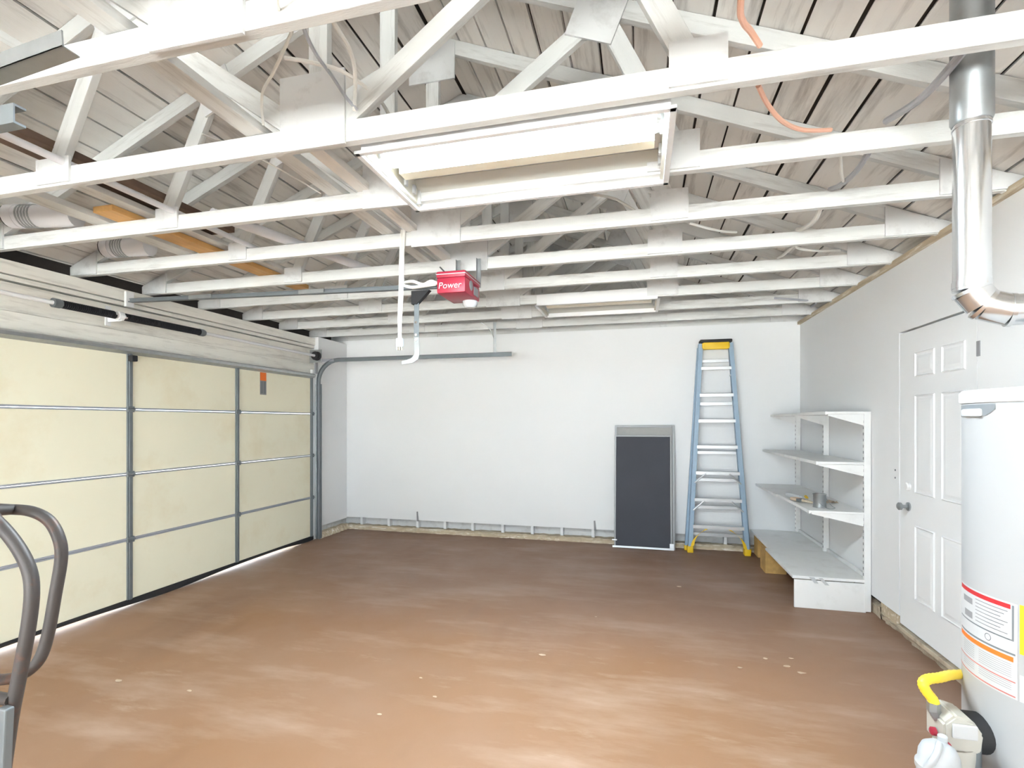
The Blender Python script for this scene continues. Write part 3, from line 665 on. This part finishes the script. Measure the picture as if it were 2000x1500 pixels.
# opening with a white knob near the top
b = B(); pts = []
a0, a1, z0, z1 = A(158), A(196), 1.588, 1.612
lo = []; hi = []
for i in range(15):
    f = i/14; a = a0+(a1-a0)*f; zlo = 1.588+.022*max(0, (f-.72)/.28)**2; r = HR+.0015
    lo.append(b.bm.verts.new((HC[0]+r*cos(a), HC[1]+r*sin(a), zlo-.012))); hi.append(b.bm.verts.new((HC[0]+r*cos(a), HC[1]+r*sin(a), z1)))
for i in range(14): b.bm.faces.new((lo[i], lo[i+1], hi[i+1], hi[i]))
part('access_opening', b, 'grey ink', t)
b = B(); a = A(178); b.box((-.004, -.045, -.012), (.010, .045, .012), bev=.006)
for v in b.bm.verts:
    c_ = v.co.copy(); v.co = Vector((HC[0]+(HR+c_.x)*cos(a)-c_.y*sin(a), HC[1]+(HR+c_.x)*sin(a)+c_.y*cos(a), 1.588+c_.z))
part('relief_knob', b, 'white plastic', t, True)
# labels: a wide white one, a yellow one, a lower white one (angles in degrees, increasing to the right of the view)
def lab(a0, a1, z0, z1, k, m, parent, name='print', n=14):
    b = B(); b.patch(HC, R_(k), A(a0), A(a1), z0, z1, n); return part(name, b, m, parent)
W0, W1 = 150, 208
wl_ = lab(W0, W1, .795, 1.058, 1, 'paper', t, 'warning_label')
lab(160, 204.5, 1.040, 1.053, 2, 'red ink', wl_)
b = B()
for k in range(7): b.patch(HC, R_(2), A(181), A(203-(k % 3)*2), 1.030-k*.0105, 1.0325-k*.0105, 6)
part('print_lines', b, 'pale ink', wl_)
b = B(); b.patch(HC, R_(2), A(166), A(178), 1.008, 1.026, 5); b.patch(HC, R_(2), A(168), A(178), .965, .985, 5); part('pictogram', b, 'pale ink', wl_)
b = B(); b.patch(HC, R_(2), A(205.2), A(206.2), .955, 1.052, 2); b.patch(HC, R_(2), A(160), A(206.2), .953, .957, 12); b.patch(HC, R_(2), A(160), A(207), .914, .9195, 12); part('rule', b, 'grey ink', wl_)
b = B(); rr = []
for i in range(20):
    for j, ra in enumerate((.0085, .0105)):
        an = 2*pi*i/20; aa = A(191)+ra*cos(an)/HR; rr.append(b.bm.verts.new((HC[0]+R_(2)*cos(aa), HC[1]+R_(2)*sin(aa), .937+ra*sin(an))))
for i in range(20): b.bm.faces.new((rr[2*i], rr[2*i+1], rr[(2*i+3) % 40], rr[(2*i+2) % 40]))
part('round_mark', b, 'grey ink', wl_)
lab(160, 206, .895, .909, 2, 'orange ink', wl_)
b = B()
for (za, zb) in ((.846, .888), (.812, .836)):
    z = zb
    while z > za:
        b.patch(HC, R_(2), A(166), A(180), z-.0012, z, 4); b.patch(HC, R_(2), A(184), A(205), z-.0012, z, 6); z -= .006
part('print_lines', b, 'pale ink', wl_)
b = B(); b.patch(HC, R_(2), A(158), A(207), .839, .8425, 12); b.patch(HC, R_(2), A(156), A(207), .799, .803, 12); part('rule', b, 'pink ink', wl_)
yl = lab(209, 252, .925, 1.060, 1, 'yellow paper', t, 'energy_label')
b = B()
for k in range(9): b.patch(HC, R_(2), A(212), A(240-(k % 4)*4), .935+k*.0085, .9362+k*.0085, 6)
b.patch(HC, R_(2), A(211), A(250), .990, .9915, 8); b.patch(HC, R_(2), A(211), A(250), 1.012, 1.0135, 8)
part('print_lines', b, 'olive ink', yl)
lettering(text_mesh('ENERGYGUIDE', .0175), lambda v: (HC[0]+(R_(2)+v.z)*cos(A(212)+v.x/HR), HC[1]+(R_(2)+v.z)*sin(A(212)+v.x/HR), 1.038+v.y), 'black ink', yl)
lw = lab(209, 260, .795, .868, 1, 'paper', t, 'rating_label')
b = B()
for k in range(6): b.patch(HC, R_(2), A(212), A(238-(k % 3)*5), .812+k*.008, .8132+k*.008, 6)
b.patch(HC, R_(2), A(214), A(226), .801, .805, 4); part('print_lines', b, 'pale ink', lw)
# gas control and its lines on the left side of the tank
gx, gy, gz = .885, 1.765, .655
b = B(); b.cyl((.905, 1.80, .64), (.985, 1.80, .64), .056, 24); part('black_disc', b, 'black', t, True)  # short black cylinder between the gas control and the tank
b = B(); b.prism([(gx-.045, gy-.055, gz-.035), (gx-.048, gy-.06, gz+.045), (gx-.020, gy-.06, gz+.072), (gx+.024, gy-.06, gz+.060), (gx+.05, gy-.055, gz+.02), (gx+.046, gy-.05, gz-.035)], (0, .10, 0))
bmesh.ops.bevel(b.bm, geom=b.bm.edges[:], offset=.006, segments=2, affect='EDGES'); gv = part('gas_control', b, 'valve', t, True, label='off white gas control box')
b = B(); b.box((gx-.03, gy-.066, gz+.010), (gx+.03, gy-.058, gz+.05), bev=.003); part('control_plate', b, 'paper', gv)
b = B(); b.lathe([(.012, 0), (.012, -.010), (.008, -.013)], (gx-.051, gy-.02, gz+.0), 14, 'X'); b.lathe([(.010, 0), (.010, -.008)], (gx-.045, gy-.061, gz-.012), 14, 'Y'); part('red_button', b, 'red', gv, True)
b = B(); b.tube([(gx, gy-.01, gz-.03), (gx+.004, gy-.01, gz-.06), (gx+.006, gy-.01, gz-.11)], [.05, .046, .04], 18); part('valve_body', b, 'valve', t, True)
b = B(); b.tube([(gx+.04, gy-.02, gz+.015), (gx+.04, gy-.02, gz-.095)], .020, 14); part('thermostat_housing', b, 'dull steel', t, True)
b = B(); gp = smooth_path([(1.02, 1.96, .742), (.94, 1.88, .768), (.87, 1.80, .790), (.825, 1.765, .797), (.806, 1.75, .790), (.812, 1.75, .770), (.828, 1.75, .748), (.833, 1.752, .735)], 6)
b.tube(gp, [.0135 if i % 2 else .0148 for i in range(len(gp))], 12); part('gas_line', b, 'gold yellow', t, True, label='yellow flexible gas line')
b = B(); b.tube([(.833, 1.752, .737), (.833, 1.753, .715), (.845, 1.756, .690)], [.017, .017, .015], 6); part('pipe_nut', b, 'steel', t)
for dx in (-.02, .005, .03):
    b = B(); hp = smooth_path([(gx+dx, gy-.03, gz-.10), (gx+dx+.004, gy-.05, gz-.15), (gx+dx+.03, gy-.06, gz-.20), (gx+dx+.06, gy-.03, gz-.245)], 5); b.tube(hp, [.010 if i % 2 else .0115 for i in range(len(hp))], 10); part('braided_hose', b, 'rust steel', t, True)
b = B(); b.tube(smooth_path([(.985, 1.70, .56), (.94, 1.66, .575), (.92, 1.63, .55), (.92, 1.62, .42)], 5), .018, 14); part('drain_pipe', b, 'white plastic', t, True)
b = B(); b.tube(smooth_path([(1.17, 1.72, 1.67), (1.145, 1.70, 1.78), (1.135, 1.69, 1.86), (1.17, 1.70, 1.95), (1.24, 1.74, 2.02)], 5), .013, 12); part('water_line', b, 'copper', t, True)

th_ = bpy.data.objects['water_heater']; th_.location = (1.384, 2.032, .265); th_.scale = (1.116,)*3

# white plastic jug standing on the platform
t = thing('plastic_jug', (.768, 1.60, .40), 'white plastic jug standing beside the gas control of the water heater', 'jug')
jx, jy = .768, 1.60
b = B(); b.lathe([(.045, .402), (.058, .408), (.060, .622), (.064, .628), (.064, .642), (.058, .648), (.055, .672), (.046, .690), (.030, .699), (.012, .701)], (jx, jy, 0), 32); part('body', b, 'jug', t, True)
b = B(); b.tube(smooth_path([(jx-.050, jy-.030, .642), (jx-.040, jy-.046, .668), (jx-.022, jy-.038, .694), (jx-.004, jy-.012, .703)], 5), .010, 10); part('handle', b, 'jug', t, True)
b = B(); b.lathe([(.014, .698), (.014, .712), (.012, .714)], (jx+.02, jy+.02, 0), 20); part('cap', b, 'jug', t, True)

t.location = (.862, 1.786, .265); t.scale = (.90, .90, 1.116)

# ------------------------------------------------------------ hand truck at the left edge
t = thing('hand_truck', (-1.48, .80, 0), 'worn grey steel hand truck with looped handles at the left edge', 'hand truck')
xm = -1.475
def mir(p): return (2*xm-p[0], p[1], p[2])
Ar = [(x_-.029, y_, z_) for x_, y_, z_ in ((-1.31, .752, 1.375), (-1.262, .757, 1.352), (-1.225, .768, 1.305), (-1.196, .772, 1.255), (-1.188, .772, 1.205), (-1.196, .770, 1.13), (-1.215, .766, 1.03), (-1.237, .760, .90), (-1.27, .75, .60), (-1.30, .74, .13))]
b = B(); pa = [mir(p) for p in Ar[::-1]]+Ar; b.tube(smooth_path(pa, 5), .0128, 14); part('frame_tube', b, 'rust steel', t, True)
Bl = [(-1.40, .835, 1.362), (-1.335, .845, 1.358), (-1.298, .857, 1.336), (-1.275, .862, 1.295), (-1.272, .864, 1.25), (-1.285, .861, 1.17), (-1.304, .857, 1.07), (-1.325, .851, 1.015), (-1.365, .841, .985), (-1.42, .83, .975)]
b = B(); pb = Bl+[mir(p) for p in Bl[::-1]]; b.tube(smooth_path(pb, 5, True), .0122, 12, closed=True); part('handle_loop', b, 'rust steel', t, True)
for z, x in ((1.36, -1.34), (.99, -1.25), (.55, -1.30), (.30, -1.315)):
    b = B(); b.cyl((x if z < 1.3 else -1.33, .757, z), (2*xm-(x if z < 1.3 else -1.33), .757, z), .012, 10); part('crossbar', b, 'rust steel', t, True)
for s in (-1, 1):
    b = B(); b.cyl((xm+s*.10, .838, 1.362), (xm+s*.13, .755, 1.372), .012, 10); b.cyl((xm+s*.06, .832, .976), (xm+s*.06, .757, .985), .012, 10); part('handle_stay', b, 'rust steel', t, True)
    b = B(); b.box((xm+s*.205-.012, .735, .15), (xm+s*.205+.012, .752, .985), bev=.003, rot=Matrix.Rotation(s*.065, 3, 'Y')); part('side_strap', b, 'dull steel', t)
b = B(); b.cyl((xm-.27, .85, .13), (xm+.27, .85, .13), .010, 10); part('axle', b, 'dull steel', t)
for s in (-1, 1):
    b = B(); b.lathe([(.03, -.03), (.05, -.025), (.09, -.03), (.118, -.028), (.13, -.012), (.13, .012), (.118, .028), (.09, .03), (.05, .025), (.03, .03)], (xm+s*.25, .85, .13), 28, 'X'); wh = part('wheel', b, 'black', t, True)
    b = B(); b.lathe([(.012, -.034), (.05, -.03), (.05, .03), (.012, .034)], (xm+s*.25, .85, .13), 20, 'X'); part('wheel_hub', b, 'steel', wh, True)
    b = B(); b.box((xm+s*.17-.01, .74, .10), (xm+s*.17+.01, .87, .16), bev=.003); part('axle_bracket', b, 'dull steel', t)
b = B(); b.box((xm-.20, .52, .012), (xm+.20, .755, .020), bev=.002); b.box((xm-.20, .745, .012), (xm+.20, .755, .16), bev=.002); part('toe_plate', b, 'dull steel', t)

# ------------------------------------------------------------ gondola shelving on the right wall
t = thing('shelf_unit', (1.52, 5.7, 0), 'white steel gondola shelving with four levels in the right corner', 'shelving')
YN, YM, YF = 4.745, 5.70, 6.635
for y, nm in ((YN, 1), (YM, 0), (YF, 0)):
    b = B(); b.box((1.765, y-.016, .01), (1.815, y+.016, 1.645), bev=.003); up = part('upright', b, 'shelf', t)
    b = B()
    z = .30
    while z < 1.6: b.box((1.7635, y-.006, z), (1.766, y-.002, z+.022)); b.box((1.7635, y+.002, z), (1.766, y+.006, z+.022)); z += .05
    sl = part('slot', b, 'pale ink', up); sl['kind'] = 'stuff'
lev = [(1.645, 1.485, 1.50, .022), (1.229, 1.416, 1.412, .022), (.819, 1.363, 1.335, .018)]
for z, xn, xf, tk in lev:
    for (y0, y1, xe) in ((YN-.012, YM-.002, xn), (YM+.002, YF+.012, xf)):
        b = B(); b.box((xe, y0, z-tk), (1.80, y1, z), bev=.003); b.box((xe-.003, y0-.001, z-.025), (xe+.012, y1+.001, z+.001), bev=.002); part('shelf', b, 'shelf', t)
    for y, xe in ((YN, xn), (YM-.02, xn), (YM+.02, xf), (YF, xf)):
        b = B(); b.prism([(1.79, y-.004, z-tk-.001), (xe+.02, y-.004, z-tk-.001), (xe+.02, y-.004, z-tk-.012), (1.765, y-.004, z-.115), (1.79, y-.004, z-.115)], (0, .006, 0)); part('bracket', b, 'shelf', t)
b = B(); b.box((1.235, YN-.015, .243), (1.80, YM, .268), bev=.004); part('base_deck', b, 'shelf', t)
b = B(); b.box((1.272, YM+.002, .243), (1.80, YF+.012, .268), bev=.004); part('base_deck', b, 'shelf', t)
b = B(); b.box((1.25, YN-.012, .0), (1.78, YN+.006, .236), bev=.003); part('end_panel', b, 'shelf', t)
b = B(); b.prism([(1.36, YN-.020, .262), (1.40, YN-.020, .262), (1.43, YN-.020, .215), (1.40, YN-.020, .215)], (0, .006, 0)); part('paint_drip', b, 'paper', t)
b = B(); b.prism([(1.43, YN-.020, .262), (1.46, YN-.020, .262), (1.51, YN-.020, .205), (1.48, YN-.020, .205)], (0, .006, 0)); part('paint_drip', b, 'paper', t)
b = B(); b.box((1.792, YN, .27), (1.812, YF, .30)); part('back_rail', b, 'shelf', t)
b = B(); b.box((1.24, 5.72, 0), (1.44, 5.95, .241), bev=.003); solo('wood_block', b, 'osb', 'tan chipboard block propping up the middle of the lowest shelf', 'block')
b = B(); b.box((1.30, 6.36, 0), (1.55, 6.56, .241), bev=.003); solo('wood_block', b, 'osb', 'tan block under the far end of the lowest shelf beside the ladder', 'block')

# things on the third shelf
zs = .819
t = thing('paint_can', (1.50, 4.93, zs), 'small open metal paint can on the third shelf', 'can')
cx, cy_ = 1.50, 4.93
b = B(); b.lathe([(.052, 0), (.052, .004), (.050, .006), (.050, .108), (.053, .112), (.053, .118), (.046, .118), (.045, .09), (.002, .09)], (cx, cy_, zs), 28); part('can_body', b, 'steel', t, True)
b = B(); b.lathe([(.044, .091), (.044, .093)], (cx, cy_, zs), 24); part('paint', b, 'red ink', t)
b = B(); b.tube(smooth_path([(cx+.05, cy_, zs+.08), (cx+.085, cy_-.03, zs+.02), (cx+.10, cy_-.06, zs+.006), (cx+.03, cy_-.09, zs+.006), (cx-.05, cy_-.01, zs+.075)], 5), .0018, 6); part('bail_handle', b, 'dull steel', t)
t = thing('paint_brush', (1.45, 5.06, zs), 'paint brush with pale bristles lying beside the paint can', 'brush')
d = Vector((-.35, .9, 0)).normalized(); o_ = Vector((1.49, 5.02, zs+.022))
b = B(); b.tube([o_, o_+d*.10, o_+d*.16], [.008, .012, .014], 10); part('handle', b, 'raw wood', t, True)
b = B(); b.box((-.03, 0, -.012), (.03, .05, .012), bev=.003)
rot = Matrix.Rotation(math.atan2(-d.x, d.y), 3, 'Z')
for v in b.bm.verts: v.co = rot @ v.co+o_+d*.155
part('ferrule', b, 'dull steel', t)
b = B(); b.box((-.032, 0, -.013), (.032, .085, .013), bev=.006)
for v in b.bm.verts: v.co = rot @ v.co+o_+d*.205
part('bristles', b, 'flake', t)
t = thing('paint_roller', (1.43, 5.45, zs), 'white paint roller lying at the front of the third shelf', 'roller')
b = B(); a_ = Vector((1.39, 5.50, zs+.026)); c_ = Vector((1.45, 5.29, zs+.026)); b.tube([a_, a_+(c_-a_)*.06, a_+(c_-a_)*.94, c_], [.02, .025, .025, .02], 18); part('roller_sleeve', b, 'white plastic', t, True)
b = B(); b.tube(smooth_path([c_, c_+Vector((.012, -.03, 0)), c_+Vector((.05, -.04, -.005)), c_+Vector((.07, .04, -.012)), c_+Vector((.08, .09, -.012))], 5), .004, 8); part('wire_frame', b, 'steel', t, True)
b = B(); b.tube([c_+Vector((.08, .09, -.010)), c_+Vector((.10, .2, -.010))], [.012, .014], 10); part('handle', b, 'yellow', t, True)
rag = B()
for i in range(9):
    for j in range(7):
        rag.bm.verts.new((1.55+.022*i+random.uniform(-.004, .004), 5.16+.02*j+random.uniform(-.004, .004), zs+.003+max(0, .02*sin(i*1.3)*cos(j*1.1))+random.uniform(0, .006)))
rag.bm.verts.ensure_lookup_table()
for i in range(8):
    for j in range(6):
        k = i*7+j; rag.bm.faces.new((rag.bm.verts[k], rag.bm.verts[k+1], rag.bm.verts[k+8], rag.bm.verts[k+7]))
solo('crumpled_rag', rag, 'flake', 'small crumpled pale rag behind the brush and roller on the shelf', 'rag', smooth=True)

# ------------------------------------------------------------ window screens leaning at the back wall
def screen(x0, x1, y0, H, lean, label, meshm, gap, fw=.028):
    t = thing('window_screen', ((x0+x1)/2, y0, 0), label, 'window screen', 'window screens')
    rot = Matrix.Rotation(-lean, 3, 'X'); pv = (0, y0, 0)
    def bx(lo, hi, bev=.002):
        b = B(); b.box(lo, hi, bev=bev, rot=rot, piv=pv); return b
    for nm, lo, hi in (('frame_bar', (x0, y0, 0.005), (x0+fw, y0+.018, H)), ('frame_bar', (x1-fw, y0, 0.005), (x1, y0+.018, H)), ('frame_bar', (x0+fw, y0, H-fw), (x1-fw, y0+.018, H)), ('frame_bar', (x0+fw, y0, .005), (x1-fw, y0+.018, .005+fw))):
        part(nm, bx(lo, hi), 'screen frame', t)
    part('screen_mesh', bx((x0+fw-.004, y0+.007, fw), (x1-fw+.004, y0+.010, H-fw), 0), meshm, t)
    return t, bx
t1, bx1 = screen(-.325, .400, 6.455, 1.525, .10, 'taller grey framed window screen leaning behind the dark one', 'pale mesh', 0)
t2, bx2 = screen(-.325, .365, 6.425, 1.40, .10, 'charcoal mesh window screen leaning in front at the back wall', 'screen mesh', 0, .020)
part('corner_clip', bx2((-.35, 6.415, .09), (-.29, 6.424, .105)), 'alu', t2); part('corner_clip', bx2((.335, 6.412, .03), (.385, 6.424, .085)), 'alu', t2)
part('bottom_bar', bx2((-.345, 6.412, .006), (.385, 6.424, .03)), 'alu', t2)

# ------------------------------------------------------------ step ladder
t = thing('step_ladder', (.88, 6.5, 0), 'blue fibreglass step ladder with yellow top folded against the back wall', 'ladder')
def LY(z, d=0): return 6.44+d+(.085-.25*d)*z/2.5
def lx(z, s):   # outer rail centre line
    return (.885-.020*z/2.5)+s*(.318-.150*z/2.5)
for s in (-1, 1):
    lumber('rail', (lx(.05, s), LY(.05), .05), (lx(2.50, s), LY(2.50), 2.50), .05, .078, 'blue', t, side=(0, 1, 0))
    lumber('rear_rail', (lx(.05, s)+s*.035, LY(.05, .09), .05), (lx(2.46, s)+s*.012, LY(2.46, .09), 2.46), .038, .05, 'blue', t, side=(0, 1, 0))
    b = B(); x = lx(.04, s); b.box((x-.034, LY(0)-.048, 0), (x+.034, LY(0)+.045, .075), bev=.006); part('foot', b, 'yellow', t, True)
    b = B(); x = lx(.04, s)+s*.035; b.box((x-.025, LY(0, .09)-.028, 0), (x+.025, LY(0, .09)+.03, .06), bev=.006); part('foot', b, 'yellow', t, True)
    z1 = .31; xa = lx(.06, s); xb = lx(z1, s)-s*.20
    b = B(); pp = smooth_path([(xa-s*.02, LY(.06)-.042, .07), (xa-s*.05, LY(.15)-.042, .17), (xb+s*.07, LY(.25)-.042, .265), (xb, LY(.3)-.042, .305)], 5)
    for a, c in zip(pp, pp[1:]):
        b.prism([a+Vector((s*.022, 0, -.02)), a+Vector((-s*.022, 0, .02)), c+Vector((-s*.022, 0, .02)), c+Vector((s*.022, 0, -.02))], (0, .012, 0))
    part('foot_brace', b, 'yellow', t)
    for z in (.635, .96):
        b = B(); xa = lx(z-.12, s)-s*.01; xb = lx(z, s)-s*.13; y = LY(z)-.045
        b.tube([(xa, y, z-.13), (xb, y, z-.012)], .009, 8); part('step_brace', b, 'alu', t)
for z in (.325, .645, .965, 1.275, 1.585, 1.893, 2.215):
    xa, xb = lx(z, -1)+.015, lx(z, 1)-.015; y = LY(z)
    b = B(); b.box((xa, y-.045, z-.006), (xb, y+.035, z+.006), bev=.002); b.box((xa, y-.047, z-.034), (xb, y-.041, z+.004), bev=.002); b.box((xa, y+.030, z-.028), (xb, y+.035, z)); part('step', b, 'alu', t)
for z in (.20, .53, .86, 1.19, 1.78, 2.30):
    b = B(); xa, xb = lx(z, -1)-.03, lx(z, 1)+.03; b.box((xa, LY(z, .09)-.008, z-.022), (xb, LY(z, .09)+.008, z+.018), bev=.003); part('rear_bar', b, 'alu', t)
for s in (-1, 1):
    b = B(); x = lx(2.15, s)-s*.02; b.box((x-.004, LY(2.15)-.02, 2.10), (x+.004, LY(2.15, .09), 2.125), rot=Matrix.Rotation(-s*.5, 3, 'Y')); part('spreader', b, 'alu', t)
y = LY(2.5)
b = B(); b.box((.685, y-.07, 2.505), (1.045, y+.10, 2.545), bev=.01); part('top_tray', b, 'black', t, True, label='dark top edge')
b = B(); b.box((.72, y-.066, 2.425), (1.01, y-.045, 2.53), bev=.008); b.box((.71, y-.05, 2.44), (1.02, y+.09, 2.505), bev=.008); part('top_cap', b, 'yellow', t, True)

# ------------------------------------------------------------ loose bits on the floor
rnd = random.Random(23)
def chip(x, y, s, label, grp=None):
    b = B(); n = 7; P = []
    for k in range(n):
        a = 2*pi*k/n; r = s*.62*rnd.uniform(.5, 1.0); P.append((x+r*cos(a)*1.5, y+r*sin(a)*.8, .001+rnd.uniform(0, .002)))
    b.prism(P, (0, 0, .003)); solo('paint_chip', b, 'flake', label, 'chip', grp)
chip(-.644, 3.341, .032, 'largest tan chip lying in the middle of the floor')
chip(-3.048, 2.384, .030, 'pale chip on the floor near the hand truck')
chip(-2.535, 2.394, .022, 'pale chip just right of the one near the hand truck')
for (x, y, s, l) in ((.793, 3.653, .025, 'pale chip on the floor, leftmost of the cluster before the shelving'), (.956, 3.694, .020, 'pale chip on the floor, farthest of the cluster before the shelving'),
                     (.90, 3.57, .026, 'pale chip on the floor in the middle of the cluster before the shelving'), (.963, 3.499, .032, 'largest pale chip of the cluster before the shelving, nearest the viewer'),
                     (.606, 3.476, .02, 'lone pale chip on the floor left of the cluster before the shelving')):
    chip(x, y, s, l, 'chips before the shelving')
for (x, y, s, l) in ((-1.13, 2.683, .02, 'tiny pale speck left of and nearer than the largest tan chip'), (-1.3, 2.86, .016, 'tiny pale speck, farthest of the three specks left of the tan chip'),
                     (-1.35, 2.45, .018, 'tiny pale speck nearest the bottom edge left of the middle'), (-.35, 4.1, .016, 'tiny pale speck beyond the largest tan chip towards the back wall')):
    chip(x, y, s, l, 'specks over the floor')
chip(.35, 5.05, .03, 'pale speck on the floor in front of the ladder')
